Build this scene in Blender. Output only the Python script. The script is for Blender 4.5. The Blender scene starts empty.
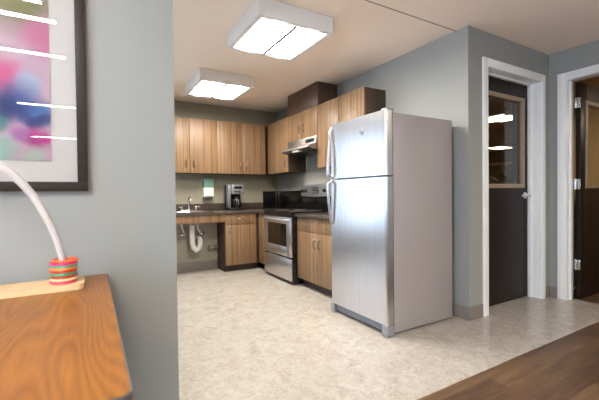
import bpy, bmesh, math, random
from mathutils import Vector, Matrix
random.seed(7)
S = bpy.context.scene
COL = S.collection
PI = math.pi
# ------------------------------------------------------------------ camera
def setup_camera():
    yaw, pitch, roll, f = 0.5288, -0.0161, -0.0112, 356.95
    cy, sy = math.cos(yaw), math.sin(yaw)
    F = Vector((sy*math.cos(pitch), cy*math.cos(pitch), math.sin(pitch)))
    r = Vector((cy, -sy, 0)); u = r.cross(F)
    R = r*math.cos(roll) + u*math.sin(roll)
    U = -r*math.sin(roll) + u*math.cos(roll)
    cd = bpy.data.cameras.new('camera'); cam = bpy.data.objects.new('camera', cd); COL.objects.link(cam)
    m = Matrix((( R.x, U.x, -F.x, 0), (R.y, U.y, -F.y, 0), (R.z, U.z, -F.z, 1.07), (0, 0, 0, 1)))
    cam.matrix_world = m
    cd.sensor_width = 36; cd.lens = f*36/599; cd.clip_start = 0.02; cd.clip_end = 100
    cd.dof.use_dof = True; cd.dof.focus_distance = 3.4; cd.dof.aperture_fstop = 3.2
    S.camera = cam
setup_camera()
# ------------------------------------------------------------------ world and light
EXPOSURE = 1.40
S.view_settings.view_transform = 'Standard'; S.view_settings.look = 'None'
S.view_settings.gamma = 1; S.view_settings.use_curve_mapping = False
S.view_settings.exposure = EXPOSURE
S.cycles.use_denoising = True
S.cycles.max_bounces = 10; S.cycles.diffuse_bounces = 6; S.cycles.glossy_bounces = 5
S.cycles.transparent_max_bounces = 12
S.cycles.sample_clamp_indirect = 8
W = bpy.data.worlds.new('sky'); S.world = W; W.use_nodes = True
bgn = W.node_tree.nodes['Background']; bgn.inputs[0].default_value = (.62, .8, 1, 1); bgn.inputs[1].default_value = 1.0
def area(name, loc, size, rot, power, color):
    l = bpy.data.lights.new(name, 'AREA'); l.shape = 'RECTANGLE'; l.size, l.size_y = size
    l.energy = power; l.color = color
    o = bpy.data.objects.new(name, l); COL.objects.link(o); o.location = loc; o.rotation_euler = rot
    return o
DAY = (.60, .77, 1.0); KDAY = (.60, .77, 1.0)
area('kitchen_daylight', (-1.6, 5.62, 1.3), (1.4, 1.9), (-PI/2, 0, 0), 42, KDAY)       # outside the kitchen window, pointing -Y
area('living_daylight', (-2.85, -0.7, 1.45), (2.6, 1.7), (0, -PI/2, 0), 85, DAY)    # outside the living room window, pointing +X
area('rear_daylight', (1.9, -7.45, 1.4), (2.8, 1.8), (PI/2, 0, 0), 15, (.97, .97, 1)) # outside the rear window, pointing +Y
LAMP_STRENGTH = 22.0
# ------------------------------------------------------------------ node helpers
def lin(c):
    return tuple((v/12.92 if v <= .04045 else ((v+.055)/1.055)**2.4) for v in (x/255 for x in c)) + (1,)
class NT:
    def __init__(s, name):
        s.m = bpy.data.materials.new(name); s.m.use_nodes = True; s.t = s.m.node_tree
        s.b = s.t.nodes['Principled BSDF']
    def n(s, typ, **kw):
        nd = s.t.nodes.new(typ)
        for k, v in kw.items():
            if k.startswith('i_'):
                key = k[2:]; key = int(key) if key.isdigit() else key.replace('_', ' ')
                nd.inputs[key].default_value = v
            else: setattr(nd, k, v)
        return nd
    def l(s, a, b): s.t.links.new(a, b)
    def coords(s, scale=(1, 1, 1), rot=(0, 0, 0), src='Object', loc=(0, 0, 0)):
        tc = s.n('ShaderNodeTexCoord'); mp = s.n('ShaderNodeMapping'); mp.inputs['Scale'].default_value = scale
        mp.inputs['Rotation'].default_value = rot; mp.inputs['Location'].default_value = loc
        s.l(tc.outputs[src], mp.inputs[0]); return mp.outputs[0]
    def worldpos(s, scale=(1, 1, 1)):
        g = s.n('ShaderNodeNewGeometry'); mp = s.n('ShaderNodeMapping'); mp.inputs['Scale'].default_value = scale
        s.l(g.outputs['Position'], mp.inputs[0]); return mp.outputs[0]
    def ramp(s, fac, stops):
        r = s.n('ShaderNodeValToRGB'); e = r.color_ramp.elements
        e[0].position, e[0].color = stops[0]; e[1].position, e[1].color = stops[-1]
        for p_, c in stops[1:-1]:
            x = e.new(p_); x.color = c
        s.l(fac, r.inputs[0]); return r.outputs[0]
    def bump(s, h, strength=.2, dist=.002):
        b = s.n('ShaderNodeBump'); b.inputs['Strength'].default_value = strength; b.inputs['Distance'].default_value = dist
        s.l(h, b.inputs['Height']); s.l(b.outputs[0], s.b.inputs['Normal'])
    def set(s, **kw):
        for k, v in kw.items(): s.b.inputs[k.replace('_', ' ')].default_value = v
def plain(name, rgb, rough=.5, metal=0, nscale=60, namp=.06, bump=0, coat=0, spec=.5):
    t = NT(name); c = lin(rgb)
    n = t.n('ShaderNodeTexNoise', i_Scale=nscale, i_Detail=3.0); t.l(t.coords(), n.inputs['Vector'])
    lo = tuple(v*(1-namp) for v in c[:3])+(1,); hi = tuple(min(1, v*(1+namp)) for v in c[:3])+(1,)
    t.l(t.ramp(n.outputs[0], [(.3, lo), (.7, hi)]), t.b.inputs['Base Color'])
    t.set(Roughness=rough, Metallic=metal); t.b.inputs['Coat Weight'].default_value = coat
    t.b.inputs['Specular IOR Level'].default_value = spec
    if bump: t.bump(n.outputs[0], bump)
    return t.m
def emit(name, rgb, strength):
    t = NT(name); t.set(Base_Color=(.8, .8, .8, 1)); t.b.inputs['Emission Color'].default_value = lin(rgb)
    t.b.inputs['Emission Strength'].default_value = strength; return t.m
def glass(name, tint=(1, 1, 1, 1), ior=1.5):
    t = NT(name); t.t.nodes.remove(t.b)
    out = [n for n in t.t.nodes if n.type == 'OUTPUT_MATERIAL'][0]
    tr = t.n('ShaderNodeBsdfTransparent'); tr.inputs[0].default_value = tint
    gl = t.n('ShaderNodeBsdfGlossy'); gl.inputs['Roughness'].default_value = 0.0
    fr = t.n('ShaderNodeFresnel')
    # both faces of the thin pane reflect alike (no false total reflection at the rear face)
    ge = t.n('ShaderNodeNewGeometry'); mr = t.n('ShaderNodeMapRange'); mr.inputs['To Min'].default_value = ior; mr.inputs['To Max'].default_value = 1/ior
    t.l(ge.outputs['Backfacing'], mr.inputs['Value']); t.l(mr.outputs[0], fr.inputs[0])
    mx = t.n('ShaderNodeMixShader')
    t.l(fr.outputs[0], mx.inputs[0]); t.l(tr.outputs[0], mx.inputs[1]); t.l(gl.outputs[0], mx.inputs[2]); t.l(mx.outputs[0], out.inputs[0])
    return t.m
M = {}
M['paint'] = plain('grey_wall_paint', (150, 151, 147), .55, nscale=250, namp=.02, bump=.05)
M['olive_paint'] = plain('warm_grey_paint', (148, 142, 124), .55, nscale=250, namp=.02, bump=.05)
M['ceiling'] = plain('ceiling_paint', (253, 236, 220), .9, nscale=180, namp=.02, bump=.1)
M['white_trim'] = plain('white_trim_paint', (244, 244, 243), .35, namp=.01)
M['cove'] = plain('vinyl_cove_base', (128, 120, 112), .5, namp=.04)
M['espresso'] = plain('espresso_laminate', (66, 49, 38), .5, nscale=30, namp=.1)
M['white_metal'] = plain('white_enamel', (232, 230, 228), .4, namp=.01)
M['black'] = plain('black_enamel', (14, 13, 13), .22, namp=.1)
M['black_plastic'] = plain('black_plastic', (24, 24, 25), .4, namp=.1)
M['dark_glass'] = plain('dark_oven_glass', (26, 20, 17), .06, namp=.1)
M['chrome'] = plain('chrome', (220, 220, 222), .12, 1, namp=.01)
M['satin'] = plain('satin_steel', (225, 225, 228), .4, .35, namp=.02)
M['nickel'] = plain('brushed_nickel', (146, 138, 130), .3, 1, namp=.05)
M['white_plastic'] = plain('white_plastic', (226, 222, 216), .45, namp=.02)
M['grey_plastic'] = plain('grey_plastic', (142, 142, 146), .5, namp=.04)
M['frame_wood'] = plain('dark_frame_wood', (46, 37, 32), .5, nscale=40, namp=.15, spec=.3)
M['mat_board'] = plain('white_mat_board', (190, 187, 183), .9, namp=.01)
M['tan_metal'] = plain('tan_window_frame', (158, 138, 112), .45, namp=.04)
M['gasket'] = plain('grey_gasket', (96, 92, 90), .7, namp=.04)
M['silver_plastic'] = plain('silver_plastic', (150, 152, 158), .35, .6, namp=.04)
M['ochre'] = plain('ochre_wall_paint', (186, 158, 112), .7, nscale=200, namp=.02)
M['brown_wall'] = plain('brown_wall_paint', (160, 136, 108), .8, nscale=200, namp=.03)
M['blue_reflection'] = plain('blue_grey_reflection', (150, 172, 190), .6)  # bluish tone of a reflection, put into the colour
M['carpet'] = plain('dark_carpet', (120, 104, 88), .95, nscale=300, namp=.2)
M['glass'] = glass('clear_glass'); M['tint'] = glass('tinted_door_glass', (.80, .78, .75, 1))
M['lens'] = emit('lamp_diffuser', (255, 248, 236), LAMP_STRENGTH)
M['strip_lens'] = emit('strip_diffuser', (255, 250, 242), 54); M['strip_lens_soft'] = emit('soft_strip_diffuser', (255, 250, 242), 35)
M['living_lens'] = emit('living_room_diffuser', (255, 240, 220), 23)
M['side_fill_lens'] = emit('side_room_fill_diffuser', (255, 236, 205), 10)
M['dim_lens'] = emit('office_diffuser', (255, 238, 212), 8)

def mk_cabinet_wood():
    t = NT('striped_maple_laminate')
    n = t.n('ShaderNodeTexNoise', i_Scale=1.0, i_Detail=4.0, i_Roughness=.6); t.l(t.coords((34, 34, .5)), n.inputs['Vector'])
    n2 = t.n('ShaderNodeTexNoise', i_Scale=1.0, i_Detail=2.0); t.l(t.coords((110, 110, 1.2)), n2.inputs['Vector'])
    mx = t.n('ShaderNodeMix', data_type='FLOAT'); mx.inputs[0].default_value = .35
    t.l(n.outputs[0], mx.inputs[2]); t.l(n2.outputs[0], mx.inputs[3])
    t.l(t.ramp(mx.outputs[0], [(.34, lin((96, 72, 50))), (.45, lin((126, 98, 71))), (.54, lin((142, 113, 84))), (.66, lin((158, 130, 101)))]), t.b.inputs['Base Color'])
    t.set(Roughness=.42); t.b.inputs['Specular IOR Level'].default_value = .4; return t.m
M['maple'] = mk_cabinet_wood()
def mk_dark_box():
    t = NT('dark_walnut_laminate')
    n = t.n('ShaderNodeTexNoise', i_Scale=1.0, i_Detail=4.0); t.l(t.coords((40, 40, 1)), n.inputs['Vector'])
    t.l(t.ramp(n.outputs[0], [(.3, lin((66, 48, 38))), (.7, lin((98, 74, 58)))]), t.b.inputs['Base Color'])
    t.set(Roughness=.45); return t.m
M['walnut'] = mk_dark_box()
def mk_table():
    t = NT('honey_oak_laminate')
    v = t.coords((1, .16, 1))
    n0 = t.n('ShaderNodeTexNoise', i_Scale=3.6, i_Detail=2.0); t.l(v, n0.inputs['Vector'])
    # contour lines of a stretched noise field give cathedral grain
    mul = t.n('ShaderNodeMath', operation='MULTIPLY'); mul.inputs[1].default_value = 84; t.l(n0.outputs[0], mul.inputs[0])
    fr = t.n('ShaderNodeMath', operation='PINGPONG'); fr.inputs[1].default_value = 1.0; t.l(mul.outputs[0], fr.inputs[0])
    n1 = t.n('ShaderNodeTexNoise', i_Scale=1.0, i_Detail=5.0); t.l(t.coords((190, 6, 60)), n1.inputs['Vector'])
    mx = t.n('ShaderNodeMix', data_type='FLOAT'); mx.inputs[0].default_value = .62
    t.l(fr.outputs[0], mx.inputs[2]); t.l(n1.outputs[0], mx.inputs[3])
    t.l(t.ramp(mx.outputs[0], [(.15, lin((94, 52, 10))), (.33, lin((128, 75, 14))), (.6, lin((146, 90, 22))), (.85, lin((162, 106, 34)))]), t.b.inputs['Base Color'])
    t.set(Roughness=.34); return t.m
M['oak'] = mk_table()
M['plank_wood'] = plain('pale_wood', (222, 190, 144), .5, nscale=18, namp=.06)
def mk_vinyl():
    t = NT('beige_mottled_vinyl')
    a = t.n('ShaderNodeTexNoise', i_Scale=9.0, i_Detail=8.0, i_Roughness=.7, i_Distortion=1.2); t.l(t.worldpos(), a.inputs['Vector'])
    b = t.n('ShaderNodeTexNoise', i_Scale=48.0, i_Detail=5.0, i_Roughness=.75, i_Distortion=1.0); t.l(t.worldpos(), b.inputs['Vector'])
    mx = t.n('ShaderNodeMix', data_type='FLOAT'); mx.inputs[0].default_value = .5
    t.l(a.outputs[0], mx.inputs[2]); t.l(b.outputs[0], mx.inputs[3])
    t.l(t.ramp(mx.outputs[0], [(.34, lin((146, 135, 123))), (.45, lin((168, 160, 150))), (.55, lin((180, 174, 166))), (.68, lin((189, 185, 179)))]), t.b.inputs['Base Color'])
    t.set(Roughness=.22); t.bump(b.outputs[0], .05, .001); return t.m
M['vinyl'] = mk_vinyl()
def mk_planks():
    t = NT('brown_wood_planks')
    br = t.n('ShaderNodeTexBrick', offset=.37, offset_frequency=2); br.inputs['Scale'].default_value = 1.0
    br.inputs['Brick Width'].default_value = 1.2; br.inputs['Row Height'].default_value = .11; br.inputs['Mortar Size'].default_value = .0015
    br.inputs['Color1'].default_value = (0, 0, 0, 1); br.inputs['Color2'].default_value = (1, 1, 1, 1); br.inputs['Mortar'].default_value = (.1, .1, .1, 1)
    t.l(t.worldpos(), br.inputs['Vector'])
    n = t.n('ShaderNodeTexNoise', i_Scale=1.0, i_Detail=6.0, i_Roughness=.65, i_Distortion=.5); t.l(t.worldpos((2.2, 24, 1)), n.inputs['Vector'])
    mx = t.n('ShaderNodeMix', data_type='FLOAT'); mx.inputs[0].default_value = .76
    t.l(br.outputs[0], mx.inputs[2]); t.l(n.outputs[0], mx.inputs[3])
    t.l(t.ramp(mx.outputs[0], [(.2, lin((56, 39, 26))), (.42, lin((80, 58, 41))), (.6, lin((104, 79, 57))), (.82, lin((134, 107, 82)))]), t.b.inputs['Base Color'])
    t.set(Roughness=.42); t.bump(n.outputs[0], .1, .001); return t.m
M['planks'] = mk_planks()
def mk_counter():
    t = NT('dark_stone_laminate')
    a = t.n('ShaderNodeTexNoise', i_Scale=90.0, i_Detail=6.0, i_Roughness=.8); t.l(t.coords(), a.inputs['Vector'])
    t.l(t.ramp(a.outputs[0], [(.35, lin((40, 34, 30))), (.5, lin((70, 62, 55))), (.68, lin((112, 100, 88)))]), t.b.inputs['Base Color'])
    t.set(Roughness=.22); return t.m
M['counter'] = mk_counter()
def mk_steel(name, rgb, rough, vertical=True):
    t = NT(name); c = lin(rgb)
    n = t.n('ShaderNodeTexNoise', i_Scale=1.0, i_Detail=4.0)
    t.l(t.coords((3, 3, 260) if not vertical else (240, 240, 2)), n.inputs['Vector'])
    lo = tuple(v*.9 for v in c[:3])+(1,); hi = tuple(min(1, v*1.06) for v in c[:3])+(1,)
    t.l(t.ramp(n.outputs[0], [(.3, lo), (.7, hi)]), t.b.inputs['Base Color'])
    t.set(Metallic=1.0, Roughness=rough); t.b.inputs['Anisotropic'].default_value = .8; tg = t.n('ShaderNodeTangent', direction_type='RADIAL', axis='Z'); t.l(tg.outputs[0], t.b.inputs['Tangent'])
    t.bump(n.outputs[0], .05, .0005); return t.m
M['steel'] = mk_steel('brushed_stainless', (206, 202, 200), .33)
M['steel_dark'] = mk_steel('grey_stainless', (150, 144, 142), .36)
M['fridge_side'] = plain('textured_grey_enamel', (168, 160, 158), .4, .1, nscale=220, namp=.06, bump=.15)
def mk_door_slab():
    t = NT('dark_stained_door_veneer')
    n = t.n('ShaderNodeTexNoise', i_Scale=1.0, i_Detail=4.0); t.l(t.coords((60, 60, 2)), n.inputs['Vector'])
    t.l(t.ramp(n.outputs[0], [(.3, lin((24, 17, 13))), (.7, lin((40, 29, 23)))]), t.b.inputs['Base Color'])
    t.set(Roughness=.38); t.b.inputs['Specular IOR Level'].default_value = .22; return t.m
M['slab'] = mk_door_slab()
def mk_art():
    # an abstract, out-of-focus spread of coloured petals
    t = NT('abstract_floral_print')
    base = t.coords((1, 1, 1))
    nz = t.n('ShaderNodeTexNoise', i_Scale=7.0, i_Detail=3.0); t.l(base, nz.inputs['Vector'])
    sub = t.n('ShaderNodeVectorMath', operation='MULTIPLY_ADD'); sub.inputs[1].default_value = (.09, 0, .09); t.l(nz.outputs[1], sub.inputs[0]); t.l(base, sub.inputs[2])
    pos = sub.outputs[0]
    col = None
    def rgb(c):
        r = t.n('ShaderNodeRGB'); r.outputs[0].default_value = lin(c); return r.outputs[0]
    col = rgb((222, 186, 206))
    # x is measured from the right edge of the print (negative), z from its bottom edge
    blobs = [((-.10, .62), .19, (120, 128, 40)), ((-.30, .60), .22, (170, 160, 80)), ((-.02, .47), .10, (226, 120, 166)), ((-.16, .40), .10, (232, 196, 212)),
             ((-.15, .31), .09, (238, 90, 160)), ((-.06, .29), .05, (190, 205, 236)), ((-.09, .215), .10, (26, 84, 170)), ((-.15, .20), .10, (10, 50, 126)), ((-.05, .15), .06, (16, 58, 140)),
             ((-.04, .20), .045, (70, 130, 196)), ((-.02, .16), .04, (40, 70, 140)), ((-.18, .14), .07, (30, 150, 150)), ((-.26, .2), .12, (60, 150, 190)), ((-.05, .08), .065, (206, 50, 150)),
             ((-.10, .09), .05, (190, 120, 190)), ((-.02, .08), .03, (226, 60, 160)), ((-.06, .0), .055, (196, 214, 200)), ((-.17, .03), .08, (172, 214, 200)), ((-.3, .05), .12, (230, 120, 180)), ((-.4, .35), .14, (240, 110, 170))]
    for (x, z), r, c in blobs:
        d = t.n('ShaderNodeVectorMath', operation='DISTANCE'); t.l(pos, d.inputs[0]); d.inputs[1].default_value = (x+.045, 0, z+.045)
        mr = t.n('ShaderNodeMapRange'); mr.interpolation_type = 'SMOOTHSTEP'
        mr.inputs['From Min'].default_value = r*.25; mr.inputs['From Max'].default_value = r; mr.inputs['To Min'].default_value = .92; mr.inputs['To Max'].default_value = 0
        t.l(d.outputs['Value'], mr.inputs['Value'])
        mx = t.n('ShaderNodeMix', data_type='RGBA'); t.l(mr.outputs[0], mx.inputs[0]); t.l(col, mx.inputs[6]); t.l(rgb(c), mx.inputs[7]); col = mx.outputs[2]
    dk = t.n('ShaderNodeMix', data_type='RGBA', blend_type='MULTIPLY'); dk.inputs[0].default_value = 1; dk.inputs[7].default_value = (.55, .55, .55, 1)
    t.l(col, dk.inputs[6]); t.l(dk.outputs[2], t.b.inputs['Base Color']); t.set(Roughness=.7); return t.m
M['art'] = mk_art()
def solid(name, rgb, rough=.4): return plain(name, rgb, rough, namp=.02)

# ------------------------------------------------------------------ mesh helpers (everything in world coordinates)
class MB:
    def __init__(s): s.bm = bmesh.new()
    def box(s, x0, x1, y0, y1, z0, z1, bev=0, rot=None, seg=2):
        b = bmesh.new(); bmesh.ops.create_cube(b, size=1)
        c = Vector(((x0+x1)/2, (y0+y1)/2, (z0+z1)/2))
        for v in b.verts: v.co = Vector((v.co.x*abs(x1-x0), v.co.y*abs(y1-y0), v.co.z*abs(z1-z0)))
        if bev: bmesh.ops.bevel(b, geom=list(b.edges), offset=bev, segments=seg, affect='EDGES', profile=.5)
        if rot is not None:
            for v in b.verts: v.co = rot @ v.co
        for v in b.verts: v.co += c
        return s.join(b)
    def join(s, b):
        me = bpy.data.meshes.new('tmp'); b.to_mesh(me); b.free(); s.bm.from_mesh(me); bpy.data.meshes.remove(me); return s
    def cyl(s, p0, p1, r, r2=None, seg=20, bev=0):
        p0, p1 = Vector(p0), Vector(p1); d = p1-p0; b = bmesh.new()
        bmesh.ops.create_cone(b, cap_ends=True, segments=seg, radius1=r, radius2=r if r2 is None else r2, depth=d.length)
        if bev:
            ed = [e for e in b.edges if len(e.link_faces) == 2 and any(len(f.verts) > 4 for f in e.link_faces)]
            bmesh.ops.bevel(b, geom=ed, offset=bev, segments=2, affect='EDGES')
        q = Vector((0, 0, 1)).rotation_difference(d.normalized())
        for v in b.verts: v.co = q @ v.co + (p0+p1)/2
        return s.join(b)
    def sphere(s, c, r, seg=20):
        b = bmesh.new(); bmesh.ops.create_uvsphere(b, u_segments=seg, v_segments=seg//2, radius=1)
        r = (r, r, r) if not isinstance(r, tuple) else r
        for v in b.verts: v.co = Vector((v.co.x*r[0]+c[0], v.co.y*r[1]+c[1], v.co.z*r[2]+c[2]))
        return s.join(b)
    def tube(s, pts, r, seg=12, flat=None):
        pts = [Vector(p) for p in pts]; rs = r if isinstance(r, (list, tuple)) else [r]*len(pts)
        bm = s.bm; rings = []; prev = None
        for i, p_ in enumerate(pts):
            t = (pts[min(i+1, len(pts)-1)]-pts[max(i-1, 0)]).normalized()
            if prev is None:
                a = Vector((0, 0, 1)) if abs(t.z) < .9 else Vector((1, 0, 0)); n = t.cross(a).normalized()
            else: n = (prev - t*prev.dot(t)).normalized()
            prev = n; b_ = t.cross(n)
            fl = flat or 1
            rings.append([bm.verts.new(p_ + (n*math.cos(2*PI*k/seg) + b_*math.sin(2*PI*k/seg)*fl)*rs[i]) for k in range(seg)])
        for a, b_ in zip(rings, rings[1:]):
            for k in range(seg): bm.faces.new((a[k], a[(k+1) % seg], b_[(k+1) % seg], b_[k]))
        bm.faces.new(rings[0][::-1]); bm.faces.new(rings[-1]); return s
    def prism(s, poly, axis, a, b_):
        # poly: 2D points in the two remaining axes (order x,y,z), extruded along axis from a to b_
        def P(u, v, w): return {0: (w, u, v), 1: (u, w, v), 2: (u, v, w)}[axis]
        bm = s.bm; A = [bm.verts.new(P(u, v, a)) for u, v in poly]; B = [bm.verts.new(P(u, v, b_)) for u, v in poly]
        n = len(poly); bm.faces.new(A[::-1]); bm.faces.new(B)
        for k in range(n): bm.faces.new((A[k], A[(k+1) % n], B[(k+1) % n], B[k]))
        return s
    def lathe(s, prof, c, seg=24):
        bm = s.bm; rings = []
        for r, z in prof: rings.append([bm.verts.new((c[0]+max(r, 1e-4)*math.cos(2*PI*k/seg), c[1]+max(r, 1e-4)*math.sin(2*PI*k/seg), c[2]+z)) for k in range(seg)])
        for a, b_ in zip(rings, rings[1:]):
            for k in range(seg): bm.faces.new((a[k], a[(k+1) % seg], b_[(k+1) % seg], b_[k]))
        bm.faces.new(rings[0][::-1]); bm.faces.new(rings[-1]); return s
    def torus(s, c, R, r, seg=32, seg2=10, tilt=None):
        bm = s.bm; g = []
        for i in range(seg):
            a = 2*PI*i/seg; row = []
            for j in range(seg2):
                b_ = 2*PI*j/seg2; v = Vector(((R+r*math.cos(b_))*math.cos(a), (R+r*math.cos(b_))*math.sin(a), r*math.sin(b_)))
                if tilt: v = tilt @ v
                row.append(bm.verts.new(v+Vector(c)))
            g.append(row)
        for i in range(seg):
            for j in range(seg2): bm.faces.new((g[i][j], g[(i+1) % seg][j], g[(i+1) % seg][(j+1) % seg2], g[i][(j+1) % seg2]))
        return s
    def build(s, name, mat, parent=None, origin=None, smooth=True):
        bmesh.ops.recalc_face_normals(s.bm, faces=list(s.bm.faces))
        root = parent
        while root is not None and root.parent is not None: root = root.parent
        o0 = Vector(root.location) if root is not None else None
        if o0 is None:
            if origin is None:
                xs = [v.co for v in s.bm.verts]
                o0 = Vector(((min(v.x for v in xs)+max(v.x for v in xs))/2, (min(v.y for v in xs)+max(v.y for v in xs))/2, min(v.z for v in xs)))
            else: o0 = Vector(origin)
        for v in s.bm.verts: v.co -= o0
        me = bpy.data.meshes.new(name); s.bm.to_mesh(me); s.bm.free()
        me.materials.append(M[mat] if isinstance(mat, str) else mat)
        o = bpy.data.objects.new(name, me); COL.objects.link(o)
        if parent is not None: o.parent = parent
        else: o.location = o0
        if smooth:
            for p_ in me.polygons: p_.use_smooth = True
            me.set_sharp_from_angle(angle=math.radians(35))
        return o
def tag(o, label=None, cat=None, group=None, kind=None):
    for k, v in (('label', label), ('category', cat), ('group', group), ('kind', kind)):
        if v: o[k] = v
    return o
def empty(name, loc, label=None, cat=None, group=None, kind=None):
    o = bpy.data.objects.new(name, None); COL.objects.link(o); o.location = loc; o.empty_display_size = .1
    return tag(o, label, cat, group, kind)
def struct(o): return tag(o, kind='structure')
def copy_tree(o, parent=None):
    c = o.copy(); COL.objects.link(c)
    if parent is not None: c.parent = parent
    for ch in list(o.children): copy_tree(ch, c)
    return c
# ------------------------------------------------------------------ dimensions from the photograph
XW, YB, YC, X2, ZC = 2.706, 5.38, 1.849, 4.012, 2.446
XL = -2.6; YR = -7.2
# ------------------------------------------------------------------ room shell
def shell():
    f = MB().box(XL, XW+.002, 1.28, YB, -.06, 0).box(XW+.002, X2+.115, 1.28, 2.04, -.06, 0).box(3.577, X2+.115, YR, 1.28, -.06, 0)
    struct(f.build('floor', 'vinyl', smooth=False))
    struct(MB().box(XL, 3.577, YR, 1.28, -.06, 0).build('floor', 'planks', smooth=False))
    struct(MB().box(X2+.115, 7.5, -2, 1.86, -.06, 0).build('floor', 'planks', smooth=False))
    struct(MB().box(2.83, 12.1, 2.04, 8.1, -.06, 0).build('floor', 'carpet', smooth=False))
    struct(MB().box(XL-.15, 12.1, YR-.15, 8.1, ZC, ZC+.12).build('ceiling', 'ceiling', smooth=False))
    struct(MB().box(1.0, XW, 1.962, 1.969, ZC-.0025, ZC).build('trim_1', 'cove', smooth=False)).name = 'trim_1'
    struct(MB().box(XL, .334, 1.69, 1.849, 0, ZC).build('wall_left', 'paint'))
    struct(MB().box(XW, 2.83, YC, YB, 0, ZC).build('wall_right', 'paint'))
    # back wall with the kitchen window opening
    wx0, wx1, wz0, wz1 = -2.35, -.85, .35, 2.3
    b = MB().box(XL, wx0, YB, YB+.12, 0, ZC).box(wx1, 2.83, YB, YB+.12, 0, ZC).box(wx0, wx1, YB, YB+.12, 0, wz0).box(wx0, wx1, YB, YB+.12, wz1, ZC)
    struct(b.build('wall_back', 'olive_paint'))
    window('window_1', 'y', YB, YB+.12, wx0, wx1, wz0, wz1)
    # the plumbing wall under the sink
    struct(MB().box(-.3, 1.582, 5.1, YB, 0, .80).build('wall_under_sink', 'olive_paint'))
    # outer walls
    lw = (-2.0, .6, .6, 2.25)
    c = MB().box(XL-.12, XL, YR, lw[0], 0, ZC).box(XL-.12, XL, lw[1], YB+.12, 0, ZC).box(XL-.12, XL, lw[0], lw[1], 0, lw[2]).box(XL-.12, XL, lw[0], lw[1], lw[3], ZC)
    struct(c.build('wall_west', 'paint')); window('window_2', 'x', XL-.12, XL, lw[0], lw[1], lw[2], lw[3])
    rw = (.5, 3.3, .5, 2.25)
    c = MB().box(XL-.12, rw[0], YR-.12, YR, 0, ZC).box(rw[1], X2+.118, YR-.12, YR, 0, ZC).box(rw[0], rw[1], YR-.12, YR, 0, rw[2]).box(rw[0], rw[1], YR-.12, YR, rw[3], ZC)
    struct(c.build('wall_rear', 'paint')); window('window_3', 'y', YR-.12, YR, rw[0], rw[1], rw[2], rw[3])
    # wall with the closed door
    t0, t1 = YC, 2.04
    c = MB().box(2.83, 2.948, t0, t1, 0, ZC).box(3.86, X2+.118, t0, t1, 0, ZC).box(2.948, 3.86, t0, t1, 2.165, ZC)
    struct(c.build('wall_door', 'paint'))
    # wall with the open door
    c = MB().box(X2, X2+.118, 1.705, YC, 0, ZC).box(X2, X2+.118, YR, .78, 0, ZC).box(X2, X2+.118, .78, 1.705, 2.165, ZC)
    struct(c.build('wall_passage', 'paint'))
    # room behind the open door
    struct(MB().box(X2+.118, 7.5, YC+.012, 2.038, 0, ZC).build('wall_side_room', 'ochre'))
    struct(MB().box(7.5, 7.6, -2, 2.038, 0, ZC).build('wall_side_room_end', 'ochre'))
    struct(MB().box(X2+.118, 7.6, -2.1, -2, 0, ZC).build('wall_side_room_rear', 'ochre'))
    # office behind the closed door
    struct(MB().box(2.83, 12.1, 8.0, 8.1, 0, ZC).build('wall_office_back', 'brown_wall'))
    struct(MB().box(12.0, 12.1, 2.04, 8.0, 0, ZC).build('wall_office_end', 'brown_wall'))
    struct(MB().box(2.84, 2.9, 5.5, 8.0, 0, ZC).build('wall_office_left', 'brown_wall'))
    struct(MB().box(7.6, 12.1, 1.94, 2.038, 0, ZC).build('wall_office_front', 'brown_wall'))
    struct(MB().box(4.72, 4.90, 2.56, 2.60, 0, ZC).build('office_reflection_strip', 'blue_reflection'))  # bluish strip standing in for the casing's reflection in the door pane
    struct(MB().box(6.9, 7.05, 4.9, 8.0, 0, ZC).build('wall_office_partition', 'brown_wall'))
    # cove base
    def base(side, *b):
        m = MB()
        for q in b: m.box(*q, bev=.002)
        struct(m.build('baseboard_'+side, 'cove'))
    base('right', (XW-.008, XW, YC-.008, 2.8, 0, .112))
    base('door', (XW, 2.892, YC-.008, YC, 0, .112), (3.915, X2, YC-.008, YC, 0, .112))
    base('passage', (X2-.008, X2, 1.769, YC-.008, 0, .112), (X2-.008, X2, YR, .716, 0, .112))
    base('back', (-.3, 1.58, 5.092, 5.1, 0, .135), (XL, -.3, YB-.008, YB, 0, .11))
    base('left', (XL, .342, 1.682, 1.69, 0, .112), (.334, .342, 1.69, 1.857, 0, .112))
def window(name, axis, a0, a1, u0, u1, z0, z1):
    def bx(m, u_0, u_1, w0, w1, zz0, zz1):
        return m.box(u_0, u_1, w0, w1, zz0, zz1, bev=.003) if axis == 'y' else m.box(w0, w1, u_0, u_1, zz0, zz1, bev=.003)
    mid = (a0+a1)/2; f = .05; m = MB(); w0, w1 = mid-.03, mid+.03
    bx(m, u0, u1, w0, w1, z0, z0+f); bx(m, u0, u1, w0, w1, z1-f, z1); bx(m, u0, u0+f, w0, w1, z0+f, z1-f); bx(m, u1-f, u1, w0, w1, z0+f, z1-f)
    c = (u0+u1)/2; bx(m, c-.025, c+.025, w0, w1, z0+f, z1-f)
    root = empty(name, ((c, mid, z0) if axis == 'y' else (mid, c, z0)), kind='structure')
    m.build('window_frame', 'white_trim', root)
    g = MB()
    for p0, p1 in ((u0+f, c-.025), (c+.025, u1-f)): bx(g, p0, p1, mid-.003, mid+.003, z0+f, z1-f)
    g.build('pane', 'glass', root)
shell()

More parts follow.
